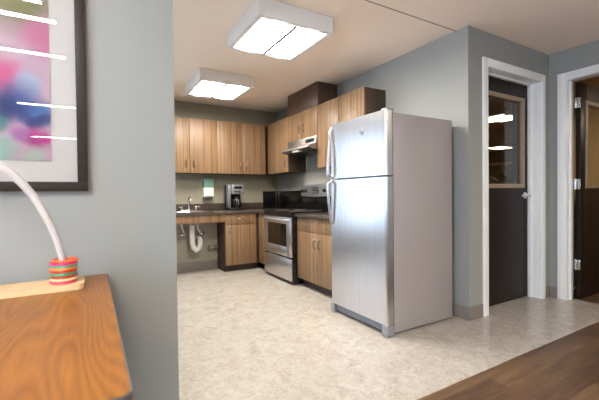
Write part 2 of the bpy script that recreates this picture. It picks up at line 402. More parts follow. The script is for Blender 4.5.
# ------------------------------------------------------------------ doors
def hinge(root, x, y, z, nx):
    m = MB().box(x-.003, x, y, y+.042, z-.05, z+.05, bev=.001).box(x-.003, x+.0, y+.044, y+.05, z-.05, z+.05)
    m.cyl((x-.005, y+.044, z-.05), (x-.005, y+.044, z+.05), .0065)
    for dz in (-.032, 0, .032): m.cyl((x-.0045, y+.02, z+dz), (x-.002, y+.02, z+dz), .004, seg=10)
    m.build('hinge', 'chrome', root)
def door_closed():
    r = empty('door_1', (3.41, 1.97, 0), kind='structure')
    # casing, stepped head and jambs
    y0, y1 = YC-.016, YC
    m = MB()
    m.box(2.892, 2.95, y0, y1, 0, 2.222, bev=.004).box(3.852, 3.914, y0, y1, 0, 2.222, bev=.004).box(2.95, 3.852, y0, y1, 2.16, 2.222, bev=.004)
    m.box(2.949, 2.968, y0+.004, 2.035, 0, 2.165, bev=.002).box(3.848, 3.859, y0+.004, 2.035, 0, 2.165, bev=.002).box(2.968, 3.848, y0+.004, 2.035, 2.15, 2.164, bev=.002)
    m.box(2.968, 2.98, 1.93, 1.965, 0, 2.15, bev=.002).box(3.838, 3.848, 1.93, 1.965, 0, 2.15, bev=.002).box(2.98, 3.838, 1.93, 1.965, 2.136, 2.15, bev=.002)
    m.build('door_frame', 'white_trim', r)
    m = MB(); Y0, Y1 = 1.97, 2.014; a, b, c, d = 3.07, 3.772, 1.12, 1.995
    m.box(2.972, a, Y0, Y1, .006, 2.146, bev=.002).box(b, 3.844, Y0, Y1, .006, 2.146, bev=.002).box(a, b, Y0, Y1, .006, c, bev=.0).box(a, b, Y0, Y1, d, 2.146)
    m.build('door_panel', 'slab', r)
    m = MB(); w = .028
    m.box(a-.008, b+.012, Y0-.008, Y1+.008, c-.012, c+w, bev=.003).box(a-.008, b+.012, Y0-.008, Y1+.008, d-w, d+.012, bev=.003)
    m.box(a-.008, a+w, Y0-.008, Y1+.008, c+w, d-w, bev=.003).box(b-w+.004, b+.012, Y0-.008, Y1+.008, c+w, d-w, bev=.003)
    f = m.build('vision_window_frame', 'tan_metal', r)
    MB().box(a+w-.002, b-w+.006, 1.989, 1.995, c+w-.002, d-w+.002).build('pane', 'tint', f)
    z = 1.035; x = 3.788
    m = MB().cyl((x, Y0, z), (x, Y0-.012, z), .032, bev=.003).cyl((x, Y0-.01, z), (x, Y0-.052, z), .011)
    m.tube([(x+.004, Y0-.05, z), (x-.03, Y0-.056, z+.001), (x-.075, Y0-.054, z-.001), (x-.125, Y0-.048, z-.004)], [.014, .0135, .013, .012])
    m.build('door_handle', 'satin', r)
    MB().box(3.843, 3.847, 1.968, 2.0, z-.03, z+.03).build('strike_plate', 'chrome', r)
door_closed()
def door_open():
    r = empty('door_2', (4.16, 1.66, 0), kind='structure')
    x0, x1 = X2-.016, X2
    m = MB()
    m.box(x0, x1, 1.705, 1.769, 0, 2.222, bev=.004).box(x0, x1, .716, .78, 0, 2.222, bev=.004).box(x0, x1, .78, 1.705, 2.16, 2.222, bev=.004)
    m.box(x0+.004, X2+.13, 1.69, 1.708, 0, 2.163, bev=.002).box(x0+.004, X2+.13, .778, .795, 0, 2.163, bev=.002).box(x0+.004, X2+.13, .795, 1.69, 2.148, 2.163, bev=.002)
    m.box(4.06, 4.09, 1.678, 1.69, 0, 2.148, bev=.002).box(4.06, 4.09, .795, .807, 0, 2.148, bev=.002)
    m.build('door_frame', 'white_trim', r)
    m = MB(); Y0, Y1 = 1.635, 1.678; a, b, c, d = 4.29, 4.93, 1.11, 1.96; s0, s1 = 4.156, 5.03
    m.box(s0, a, Y0, Y1, .008, 2.14, bev=.002).box(b, s1, Y0, Y1, .008, 2.14, bev=.002).box(a, b, Y0, Y1, .008, c).box(a, b, Y0, Y1, d, 2.14)
    m.build('door_panel', 'slab', r)
    m = MB(); w = .028
    m.box(a-.03, b+.012, Y0-.008, Y1+.008, c-.012, c+w, bev=.003).box(a-.03, b+.012, Y0-.008, Y1+.008, d-w, d+.012, bev=.003)
    m.box(a-.03, a+w-.01, Y0-.008, Y1+.008, c+w, d-w, bev=.003).box(b-w, b+.012, Y0-.008, Y1+.008, c+w, d-w, bev=.003)
    f = m.build('vision_window_frame', 'tan_metal', r)
    MB().box(a+w-.012, b-w+.002, 1.654, 1.66, c+w-.002, d-w+.002).build('pane', 'glass', f)
    m = MB()
    for z in (1.94, 1.14, .34):
        hinge(r, s0, 1.636, z, -1)
door_open()

# ------------------------------------------------------------------ ceiling lights
def ceiling_light():
    x0, x1, y0, y1, z0 = 1.025, 1.655, 2.28, 2.945, 2.318
    r = empty('ceiling_light', ((x0+x1)/2, (y0+y1)/2, ZC), 'large boxy white ceiling light with two glowing panels, nearer the fridge', 'ceiling light', 'boxy ceiling lights')
    m = MB(); e = .042
    m.box(x0, x0+e, y0, y1, z0, ZC-.001, bev=.003).box(x1-e, x1, y0, y1, z0, ZC-.001, bev=.003)
    m.box(x0+e, x1-e, y0, y0+e, z0, ZC-.001, bev=.003).box(x0+e, x1-e, y1-e, y1, z0, ZC-.001, bev=.003).box(x0+e, x1-e, y0+e, y1-e, ZC-.012, ZC-.001)
    m.build('housing', 'white_metal', r)
    c = (x0+x1)/2
    MB().box(c-.015, c+.015, y0+e, y1-e, z0-.008, z0+.02, bev=.002).build('divider', 'grey_plastic', r)
    for a, b in ((x0+e, c-.0155), (c+.0155, x1-e)):
        # slightly bowed diffuser
        poly = [(a, z0+.02), (b, z0+.02), (b, z0+.010)] + [(b+(a-b)*k/8, z0+.010-.016*math.sin(PI*k/8)) for k in range(1, 8)] + [(a, z0+.010)]
        MB().prism(poly, 1, y0+e, y1-e).build('diffuser', 'lens', r)
    return r, r.location.copy()
L1, l1loc = ceiling_light()
L2 = copy_tree(L1); L2.location = (1.345, 4.2, ZC); L2['label'] = 'boxy white ceiling light with two glowing panels, farther back above the sink side'
L3 = copy_tree(L1); L3.location = (2.5, -.75, ZC); L3['label'] = 'boxy white ceiling light over the wood floor in front of the doors'
for _c in L3.children:
    if _c.name.startswith('diffuser'): _c.data = _c.data.copy(); _c.data.materials[0] = M['living_lens']
L5 = copy_tree(L1); L5.location = (6.0, .45, ZC)  # unseen lamp added to brighten the ochre wall of the side room
for _c in L5.children:
    if _c.name.startswith('diffuser'): _c.data = _c.data.copy(); _c.data.materials[0] = M['side_fill_lens']
L5['label'] = 'added unseen boxy ceiling light brightening the side room beyond the open door'
def strip_light(x0, x1, y, label, lens):
    r = empty('strip_light', ((x0+x1)/2, y, ZC), label, 'ceiling light', 'slim strip lights')
    MB().box(x0, x1, y-.03, y+.03, ZC-.035, ZC-.001, bev=.003).build('housing', 'white_metal', r)
    MB().box(x0+.01, x1-.01, y-.02, y+.02, ZC-.045, ZC-.0352, bev=.003).build('diffuser', lens, r)
for x0, x1, y, l in ((-1.5, -.26, .33, 'slim strip light on the ceiling, nearest the picture wall'), (-1.7, -.2, .03, 'slim strip light, second from the picture wall'), (-1.9, -.18, -.77, 'slim strip light, third from the picture wall'),
                  (-.88, -.16, -3.03, 'short slim strip light, fourth from the picture wall'), (-1.1, -.22, -6.4, 'slim strip light farthest from the picture wall')):
    strip_light(x0, x1, y, l, 'strip_lens' if y > -.5 else 'strip_lens_soft')

# ------------------------------------------------------------------ cabinets
class Face:
    """u runs along the run, v outward from the front plane into the room"""
    def __init__(s, kind, front): s.k, s.f = kind, front
    def pt(s, u, v, z): return (u, s.f-v, z) if s.k == 'back' else (s.f-v, u, z)
    def box(s, m, u0, u1, v0, v1, z0, z1, bev=0):
        a, b = s.pt(u0, v0, z0), s.pt(u1, v1, z1)
        return m.box(min(a[0], b[0]), max(a[0], b[0]), min(a[1], b[1]), max(a[1], b[1]), z0, z1, bev=bev)
def pull(F, u, z, parent, vertical=True, L=.1):
    m = MB(); n = 9; pts = []
    for i in range(n):
        t = i/(n-1); s_ = (t-.5)*L; v = .019+.026*math.sin(PI*t)**.7 if 0 < t < 1 else .017
        pts.append(F.pt(u, v, z+s_) if vertical else F.pt(u+s_, v, z))
    m.tube(pts, [.0065]+[.0055]*(n-2)+[.0065], seg=8)
    return m.build('handle', 'nickel', parent)
def cabinet(name, label, cat, F, u0, u1, z0, z1, depth, doors, toe=0, body='espresso', group=None, drawers=()):
    c = F.pt((u0+u1)/2, -depth/2, 0)
    r = empty(name, (c[0], c[1], z0), label, cat, group)
    m = MB(); F.box(m, u0, u1, -depth, 0, z0+toe, z1, bev=.0015)
    m.build('body', body, r)
    if toe:
        m = MB(); F.box(m, u0+.002, u1-.002, -depth, -.065, z0, z0+toe); m.build('toe_kick', 'espresso', r)
    for a, b, zz0, zz1, hu, hz in doors:
        m = MB(); F.box(m, a+.0018, b-.0018, .001, .019, zz0, zz1, bev=.0015); d = m.build('door', 'maple', r)
        if hu is not None: pull(F, hu, hz, d)
    for a, b, zz0, zz1 in drawers:
        m = MB(); F.box(m, a+.0018, b-.0018, .001, .019, zz0, zz1, bev=.0015); d = m.build('drawer', 'maple', r)
        pull(F, (a+b)/2, (zz0+zz1)/2+.005, d, vertical=False, L=.12)
    return r
FB = Face('back', 5.139); ZU, ZT = 1.388, 2.155
cabinet('wall_cabinet', 'striped maple two-door wall cabinet above the sink', 'wall cabinet', FB, .82, 1.6055, ZU, ZT, .239,
        [(.82, 1.212, ZU, ZT, 1.212-.055, 1.51), (1.213, 1.605, ZU, ZT, 1.265, 1.51)], group='maple wall cabinets')
cabinet('wall_cabinet', 'striped maple two-door wall cabinet above the coffee maker', 'wall cabinet', FB, 1.6065, 2.385, ZU, ZT, .239,
        [(1.607, 1.998, ZU, ZT, 1.955, 1.51), (1.999, 2.384, ZU, ZT, 2.05, 1.51)], group='maple wall cabinets')
FR = Face('right', 2.426)
cabinet('wall_cabinet', 'narrow maple corner wall cabinet left of the range hood', 'wall cabinet', FR, 4.432, 5.375, ZU, ZT, .278,
        [(4.434, 5.085, ZU, ZT, 4.50, 1.52)], group='maple wall cabinets')
cabinet('hood_cabinet', 'short two-door maple wall cabinet directly above the range hood', 'wall cabinet', FR, 3.674, 4.430, 1.795, ZT, .278,
        [(3.676, 4.05, 1.795, ZT, 3.99, 1.93), (4.052, 4.43, 1.795, ZT, 4.105, 1.93)], group='maple wall cabinets')
cabinet('wall_cabinet', 'tall-hanging maple two-door wall cabinet with dark end panel beside the fridge', 'wall cabinet', FR, 2.802, 3.672, ZU, ZT, .278,
        [(2.804, 3.236, ZU, ZT, 3.19, 1.52), (3.238, 3.672, ZU, ZT, 3.285, 1.52)], group='maple wall cabinets')
tag(MB().box(2.405, XW-.001, 3.655, 4.412, ZT+.001, ZC-.002, bev=.002).build('vent_chase_box', 'walnut'), 'dark walnut box between the hood cabinet and the ceiling', 'duct cover')
# base cabinets
FBB = Face('back', 4.76)
cabinet('base_cabinet', 'maple base cabinet with one drawer and one door below the coffee maker', 'base cabinet', FBB, 1.584, 2.095, 0, .805, .615,
        [(1.586, 2.045, .095, .655, 1.645, .585)], toe=.095, drawers=[(1.586, 2.045, .66, .80)], group='maple base cabinets')
FRB = Face('right', 2.10)
def corner_filler():
    r = empty('corner_base_cabinet', (2.4, 4.7, 0), 'narrow maple base filler in the corner left of the stove', 'base cabinet', 'maple base cabinets')
    m = MB().box(2.10, XW-.002, 4.415, 5.375, .095, .805, bev=.001); m.build('body', 'espresso', r)
    MB().box(2.165, XW-.002, 4.417, 4.75, 0, .095).build('toe_kick', 'espresso', r)
    m = MB(); FRB.box(m, 4.417, 4.74, .001, .019, .095, .80, bev=.0015); m.build('front_panel', 'maple', r)
corner_filler()
cabinet('base_cabinet', 'maple base cabinet with two drawers over two doors between stove and fridge', 'base cabinet', FRB, 2.772, 3.63, 0, .805, .60,
        [(2.775, 3.198, .095, .645, 3.149, .527), (3.2, 3.628, .095, .645, 3.247, .527)], toe=.095,
        drawers=[(2.775, 3.198, .65, .80), (3.2, 3.628, .65, .80)], group='maple base cabinets')
# sink front panel
def apron():
    r = empty('sink_apron', (.65, 4.75, .70), 'long maple front panel under the counter edge in front of the sink', 'panel')
    MB().box(-.3, 1.582, 4.742, 4.76, .70, .805, bev=.0015).build('panel', 'maple', r)
    MB().box(-.3, 1.582, 4.7605, 4.80, .70, .718, bev=.001).build('bottom_cleat', 'espresso', r)
apron()
# worktops
def worktops():
    z0, z1 = .8065, .845
    r = empty('worktop', (1.2, 5.0, z0), 'dark speckled L-shaped worktop holding the sink and coffee maker', 'worktop')
    sx0, sx1, sy0, sy1 = .89, 1.43, 4.85, 5.06
    yf = 4.725
    m = MB().box(-.3, sx0, yf, YB-.001, z0, z1, bev=.003).box(sx1, XW-.001, yf, YB-.001, z0, z1, bev=.003)
    m.box(sx0, sx1, yf, sy0, z0, z1).box(sx0, sx1, sy1, YB-.001, z0, z1)
    m.box(2.055, XW-.001, 4.408, yf+.004, z0, z1, bev=.003)
    m.build('slab', 'counter', r)
    m = MB().box(-.3, 2.44, YB-.021, YB-.001, z1+.0005, z1+.10, bev=.002)
    m.build('backsplash', 'counter', r)
    r = empty('worktop', (2.38, 3.2, z0), 'short dark worktop between the stove and the fridge', 'worktop')
    MB().box(2.055, XW-.001, 2.77, 3.632, z0, z1, bev=.003).build('slab', 'counter', r)
    MB().box(XW-.021, XW-.001, 2.77, 3.632, z1+.0005, z1+.10, bev=.002).build('backsplash', 'counter', r)
    r = empty('splash_guard', (2.6, 5.3, z1), 'tall black splash panel wrapping the counter corner beside the stove', 'splash guard')
    MB().box(2.445, XW-.001, YB-.013, YB-.001, z1+.001, 1.125, bev=.001).build('back_panel', 'black', r)
    MB().box(XW-.013, XW-.001, 4.42, YB-.014, z1+.001, 1.125, bev=.001).build('side_panel', 'black', r)
    MB().box(XW-.03, XW-.014, YB-.03, YB-.014, z1+.001, 1.12, bev=.003).build('corner_highlight_strip', 'nickel', r)  # bright metal strip added in place of the highlight in the corner
worktops()
def sink():
    r = empty('kitchen_sink', (1.16, 4.97, .845), 'shallow stainless drop-in sink at the left of the dark worktop', 'sink')
    x0, x1, y0, y1 = .885, 1.435, 4.845, 5.065; z = .8455
    m = MB()
    a, b, c, d = x0+.01, x1-.01, y0+.01, y1-.01
    m.box(x0-.02, x1+.02, y0-.02, c, z, z+.007, bev=.003).box(x0-.02, x1+.02, d, y1+.085, z, z+.007, bev=.003)
    m.box(x0-.02, a, c, d, z, z+.007, bev=.003).box(b, x1+.02, c, d, z, z+.007, bev=.003)
    m.build('rim', 'chrome', r)
    m = MB(); zb = .735; t = .004
    m.box(a, b, c, c+t, zb, z).box(a, b, d-t, d, zb, z).box(a, a+t, c, d, zb, z).box(b-t, b, c, d, zb, z).box(a, b, c, d, zb-t, zb)
    m.build('bowl', 'steel', r)
    MB().cyl((1.19, 4.97, zb), (1.19, 4.97, zb+.004), .04, bev=.001).build('drain', 'chrome', r)
    r = empty('faucet', (1.19, 5.13, .853), 'chrome faucet with two lever handles behind the sink', 'faucet')
    z = .8528; x, y = 1.19, 5.128
    MB().box(x-.125, x+.125, y-.026, y+.024, z, z+.014, bev=.006).build('base', 'chrome', r)
    m = MB().cyl((x, y, z+.012), (x, y, z+.05), .022, .016)
    m.tube([(x, y, z+.04), (x, y, z+.13), (x, y-.004, z+.165), (x, y-.03, z+.188), (x, y-.07, z+.186), (x, y-.10, z+.165), (x, y-.108, z+.14)], [.014, .012, .012, .012, .0115, .012, .0135])
    m.build('spout', 'chrome', r)
    for s in (-1, 1):
        hx = x+s*.098
        m = MB().cyl((hx, y, z+.012), (hx, y, z+.045), .019, .014).sphere((hx, y, z+.05), .017, 14)
        m.tube([(hx, y, z+.05), (hx+s*.02, y-.02, z+.056), (hx+s*.045, y-.03, z+.058)], [.008, .007, .009])
        m.build('lever', 'chrome', r)
    # trap and supply lines
    r = empty('sink_trap', (1.19, 4.98, .3), 'white padded drain trap hanging below the sink', 'drain pipe')
    x, y = 1.19, 4.97
    m = MB(); r0 = .036
    pts = [(x, y, .655), (x, y, .50), (x+.005, y, .40), (x+.02, y, .345), (x+.05, y, .318), (x+.085, y, .335), (x+.105, y, .38), (x+.108, y, .43), (x+.108, y+.02, .462), (x+.108, y+.06, .475), (x+.108, y+.118, .477)]
    m.tube(pts, [.034, .036, .037, .038, .040, .038, .036, .034, .033, .03, .03], seg=16)
    m.build('padded_cover', 'white_plastic', r)
    MB().cyl((x, y, .650), (x, y, .7305), .019).build('tailpiece', 'chrome', r)
    MB().torus((x, y, .655), .033, .006).build('collar', 'white_plastic', r)
    for s, l in ((-1, 'left'), (1, 'right')):
        x0, x1 = (1.065, 1.10) if s < 0 else (1.275, 1.325)
        r = empty('shutoff_valve', (x1, 5.08, .52), 'grey shutoff valve with slanting supply pipe, %s of the sink trap' % l, 'valve', 'shutoff valves under the sink')
        MB().tube([(x0, 5.085, .795), (x0+.004, 5.082, .70), (x0+.02, 5.07, .60), (x1, 5.05, .545)], .013, seg=10).build('supply_pipe', 'white_plastic', r)
        m = MB().cyl((x1, 5.098, .53), (x1, 5.03, .53), .016).cyl((x1, 5.05, .52), (x1, 5.05, .555), .013)
        m.build('valve_body', 'chrome', r)
        MB().sphere((x1-.03 if s < 0 else x1+.028, 5.04, .53), (.024, .014, .02), 14).build('knob', 'chrome', r)
sink()
def floor_outlet():
    r = empty('pipe_stub', (1.5, 5.05, .31), 'short grey capped pipe with round flanges low on the wall beside the base cabinet', 'pipe')
    MB().cyl((1.44, 5.06, .312), (1.575, 5.06, .312), .018).build('pipe', 'nickel', r)
    for x in (1.45, 1.545): MB().cyl((x-.012, 5.06, .312), (x+.012, 5.06, .312), .038, bev=.006).build('flange', 'nickel', r)
    MB().cyl((1.5, 5.06, .312), (1.5, 5.099, .312), .014).build('bracket', 'nickel', r)
floor_outlet()

# ------------------------------------------------------------------ soap dispenser and coffee maker
def dispenser():
    x0, x1, z0, z1, y = 1.44, 1.60, 1.035, 1.318, YB-.001
    r = empty('soap_dispenser', (1.52, y, z0), 'white wall dispenser with green top on the wall above the worktop', 'dispenser')
    MB().box(x0, x1, y-.02, y, z0, z1, bev=.004).build('back_plate', 'white_plastic', r)
    MB().box(x0+.004, x1-.004, y-.105, y-.0205, z0+.005, z0+.15, bev=.012, seg=3).build('lower_body', 'white_plastic', r)
    MB().box(x0+.002, x1-.002, y-.11, y-.0205, z0+.151, z1-.002, bev=.012, seg=3).build('cover', solid('green_plastic', (112, 158, 140)), r)
    MB().box(x0+.03, x1-.03, y-.1225, y-.106, z0+.02, z0+.06, bev=.005).build('push_bar', 'white_plastic', r)
    MB().box(x0+.045, x1-.045, y-.113, y-.1105, z1-.05, z1-.038, bev=.001).build('label_strip', 'grey_plastic', r)
dispenser()
def coffee_maker():
    x0, x1, y0, y1, z = 1.735, 1.965, 4.98, 5.22, .8465
    c = (x0+x1)/2
    r = empty('coffee_maker', (c, 5.1, z), 'black and silver drip coffee maker standing on the worktop', 'coffee maker')
    MB().box(x0, x1, y0, y1, z, z+.035, bev=.008).build('base', 'black_plastic', r)
    MB().box(x0, x1, y1-.09, y1, z+.0355, z+.375, bev=.01).build('water_tank', 'black_plastic', r)
    MB().box(x0, x0+.04, y0+.05, y1-.091, z+.0355, z+.374, bev=.008).build('side_panel', 'silver_plastic', r)
    MB().box(x0+.041, x1, y0+.01, y1-.091, z+.235, z+.374, bev=.01).build('brew_head', 'silver_plastic', r)
    h = MB().box(x0+.075, x1-.035, y0+.005, y0+.0095, z+.315, z+.35, bev=.001); h.build('display', 'black', r)
    for k in range(3): MB().cyl((x0+.085+k*.037, y0+.0095, z+.275), (x0+.085+k*.037, y0+.003, z+.275), .010, bev=.001).build('button', 'black', r)
    cx, cyy = x0+.132, y0+.072
    carafe = MB().lathe([(.052, 0), (.062, .02), (.067, .06), (.064, .10), (.048, .135), (.042, .15)], (cx, cyy, z+.037), 24).build('carafe', 'dark_glass', r)
    MB().torus((cx, cyy, z+.15), .061, .006).build('carafe_band', 'chrome', carafe)
    MB().lathe([(.042, 0), (.044, .012), (.02, .022)], (cx, cyy, z+.188), 20).build('carafe_lid', 'black_plastic', carafe)
    MB().tube([(cx, cyy-.055, z+.165), (cx, cyy-.085, z+.15), (cx, cyy-.088, z+.10), (cx, cyy-.06, z+.075)], .008).build('carafe_handle', 'chrome', carafe)
coffee_maker()

# ------------------------------------------------------------------ stove and hood
def stove():
    y0, y1, xf, xb = 3.64, 4.40, 2.030, 2.69
    r = empty('electric_range', (2.35, 4.02, 0), 'stainless and black freestanding electric range with glass top', 'stove')
    MB().box(xf, xb, y0, y1, .012, .84, bev=.004).build('body', 'black', r)
    MB().box(xf+.04, xb-.05, y0+.03, y1-.03, 0, .0115).build('plinth', 'black', r)
    m = MB().box(xf-.022, xb, y0-.003, y1+.003, .8405, .862, bev=.005); ct = m.build('cooktop', 'black', r)
    for (x, y, rr) in ((2.2, 3.83, .10), (2.2, 4.21, .08), (2.47, 3.83, .08), (2.47, 4.21, .10)):
        MB().torus((x, y, .8622), rr, .0012, 40, 6).build('burner_ring', 'grey_plastic', ct)
    # top front trim
    MB().box(xf-.018, xf-.001, y0+.002, y1-.002, .80, .8395, bev=.004).build('front_trim', 'black', r)
    # oven door with window and handle
    f0 = xf-.02
    w0, w1, z0, z1 = 3.765, 4.285, .44, .715
    m = MB().box(f0, xf-.001, y0+.004, w0, .325, .795, bev=.005).box(f0, xf-.001, w1, y1-.004, .325, .795, bev=.005)
    m.box(f0, xf-.001, w0-.004, w1+.004, .325, z0, bev=.002).box(f0, xf-.001, w0-.004, w1+.004, z1, .795, bev=.002)
    d = m.build('oven_door', 'steel', r)
    MB().box(f0+.004, xf-.01, w0, w1, z0, z1).build('door_window', 'dark_glass', d)
    m = MB(); n = 12
    pts = [(f0-.006-.04*min(1, math.sin(PI*min(max(i/(n-1), 0), 1))*3), y0+.03+(y1-y0-.06)*i/(n-1), .762) for i in range(n)]
    m.tube(pts, .014, seg=12); m.build('door_handle', 'steel', d)
    m = MB().box(f0, xf-.001, y0+.004, y1-.004, .045, .305, bev=.006)
    dr = m.build('storage_drawer', 'steel', r)
    MB().box(f0+.008, xf-.001, y0+.006, y1-.006, .3055, .3245).build('drawer_gap', 'black', r)
    # back panel: black riser and arched stainless face
    MB().box(2.612, xb, y0, y1, .8625, 1.055, bev=.006).build('riser', 'black', r)
    n = 14; top = [(y0+.01+(y1-y0-.02)*i/n, 1.175+.022*math.sin(PI*i/n)) for i in range(n+1)]
    bot = [(y1-.01-(y1-y0-.02)*i/n, 1.05-.018*math.sin(PI*i/n)) for i in range(n+1)]
    m = MB().prism(top+bot, 0, 2.592, 2.675); pn = m.build('control_panel', 'steel', r)
    MB().box(2.587, 2.5915, 3.94, 4.10, 1.078, 1.16, bev=.002).build('display', 'black', pn)
    for k in range(2):
        for j in range(3): MB().box(2.584, 2.5868, 3.955+j*.05, 3.985+j*.05, 1.09+k*.035, 1.108+k*.035, bev=.001).build('button', 'grey_plastic', pn)
    for y in (3.70, 3.79, 4.25, 4.34): MB().cyl((2.5915, y, 1.115), (2.566, y, 1.115), .024, .02, bev=.002).build('knob', 'black_plastic', pn)
stove()
def hood():
    y0, y1 = 3.675, 4.405
    r = empty('range_hood', (2.5, 4.05, 1.62), 'silver under-cabinet range hood above the stove', 'range hood')
    poly = [(XW-.002, 1.625), (XW-.002, 1.793), (2.40, 1.793), (2.385, 1.70), (2.285, 1.665), (2.28, 1.65), (2.285, 1.64), (2.32, 1.64), (2.34, 1.625)]
    MB().prism(poly, 1, y0, y1).build('shell', 'steel_dark', r)
    MB().box(2.37, 2.66, y0+.05, y1-.05, 1.612, 1.6245, bev=.002).build('filter', 'black_plastic', r)
    MB().box(2.375, 2.3825, 3.72, 3.90, 1.725, 1.765, bev=.001, rot=None).build('control_plate', 'black_plastic', r)
    MB().box(2.30, 2.36, 3.95, 4.12, 1.618, 1.6395, bev=.003).build('lamp_cover', 'white_plastic', r)
hood()

# ------------------------------------------------------------------ refrigerator
def fridge():
    xf, yn, yf, zt = 1.876, 1.946, 2.656, 1.688
    xd = 1.945; xr = 2.632
    r = empty('refrigerator', ((xf+xr)/2, (yn+yf)/2, 0), 'tall stainless top-freezer refrigerator standing free at the end of the counter', 'refrigerator')
    MB().box(xd+.012, xr, yn+.004, yf-.004, .014, zt-.012, bev=.006).build('cabinet', 'fridge_side', r)
    MB().box(xd, xd+.0115, yn+.010, yf-.010, .07, zt-.015).build('door_gasket', 'gasket', r)
    def dr(z0, z1):
        # door with softly rounded vertical edges
        e = .02; poly = []
        for cx, cy, a0 in ((xf+e, yn+e, 180), (xd-.004, yn+.004, 270), (xd-.004, yf-.004, 0), (xf+e, yf-e, 90)):
            rr = e if cx < xd-.01 else .004
            for k in range(7):
                a = math.radians(a0+90*k/6); poly.append((cx+rr*math.cos(a), cy+rr*math.sin(a)))
        b = MB().prism(poly, 2, z0, z1)
        return b.build('door', 'steel', r)
    up = dr(1.205, zt); lo = dr(.085, 1.193)
    yh = yf-.035
    def handle(zs, ends, par):
        n = 16; pts = []
        for i in range(n+1):
            t = i/n; z = zs[0]+(zs[1]-zs[0])*t
            pts.append((xf-ends(t), yh, z))
        MB().tube(pts, [.010]+[.012]*(n-1)+[.010], seg=12, flat=1.15).build('handle', 'steel', par)
    handle((1.215, 1.655), lambda t: .004 if t in (0, 1) else .010+.040*math.sin(PI/2*(1-t))**.8, up)
    handle((.80, 1.185), lambda t: .004 if t in (0, 1) else .010+.040*math.sin(PI/2*t)**.8, lo)
    MB().box(xd-.05, xd+.03, yn+.01, yn+.07, zt+.0005, zt+.018, bev=.004).build('hinge_cover', 'grey_plastic', r)
    # round maker's badge with two dark dabs
    y, z = 2.217, 1.558
    em = MB().cyl((xf, y, z), (xf-.003, y, z), .026, bev=.001, seg=28).build('badge', 'silver_plastic', up)
    m = MB().box(-.0012, .0012, -.010, .010, -.0045, .0045, bev=.001, rot=Matrix.Rotation(math.radians(35), 3, 'X'))
    for v in m.bm.verts: v.co += Vector((xf-.0042, y+.006, z+.006))
    m.join(_dab(xf-.0042, y-.008, z-.005)); m.build('badge_mark', 'black_plastic', em)
    # base grille and feet
    m = MB().box(xf+.03, xf+.045, yn+.06, yf-.05, .02, .078, bev=.002)
    g = m.build('grille', solid('blue_grey_plastic', (112, 122, 140)), r)
    for k in range(3): MB().box(xf+.024, xf+.0298, yn+.065, yf-.055, .028+k*.017, .036+k*.017, bev=.001).build('louver', 'grey_plastic', g)
    for a, b in ((yn-.005, yn+.055), (yf-.048, yf+.002)):
        MB().box(xf-.004, xf+.075, a, b, .001, .0835, bev=.006, seg=3).build('foot_cover', 'grey_plastic', r)
        MB().cyl((xf+.05, (a+b)/2-.012, .018), (xf+.05, (a+b)/2+.012, .018), .018).build('roller', 'black_plastic', r)
    for y in (yn+.06, yf-.06): MB().cyl((xr-.07, y, .0), (xr-.07, y, .0138), .0175).build('roller', 'black_plastic', r)
def _dab(x, y, z):
    b = bmesh.new(); bmesh.ops.create_cube(b, size=1); R = Matrix.Rotation(math.radians(35), 3, 'X')
    for v in b.verts: v.co = R @ Vector((v.co.x*.0024, v.co.y*.02, v.co.z*.009)) + Vector((x, y, z))
    return b
fridge()

# ------------------------------------------------------------------ picture
def picture():
    x1, z0 = -.008, 1.093; x0, z1 = -.98, 1.98; y1 = 1.689; y0 = 1.664; w = .036
    r = empty('framed_picture', ((x0+x1)/2, y1, z0), 'large dark-framed abstract floral picture with white mat on the grey wall', 'picture')
    m = MB().box(x0, x1, y0, y1, z0, z0+w, bev=.002).box(x0, x1, y0, y1, z1-w, z1, bev=.002).box(x0, x0+w, y0, y1, z0+w, z1-w, bev=.002).box(x1-w, x1, y0, y1, z0+w, z1-w, bev=.002)
    m.build('frame', 'frame_wood', r)
    ax1, az0 = -.128, 1.207; ax0, az1 = -.86, 1.87
    MB().box(x0+w, x1-w, 1.680, 1.686, z0+w, z1-w).build('mat', 'mat_board', r)
    # print: its own object origin is moved to the print's lower right corner so the pattern can be laid out from there
    b = MB().box(ax0, ax1, 1.6775, 1.6795, az0, az1)
    o = b.build('print', 'art', r)
    off = Vector((ax1, 1.678, az0))-Vector(r.location)
    for v in o.data.vertices: v.co -= off
    o.location = off
    MB().box(x0+w, x1-w, 1.6715, 1.6735, z0+w, z1-w).build('glazing', 'glass', r)
picture()

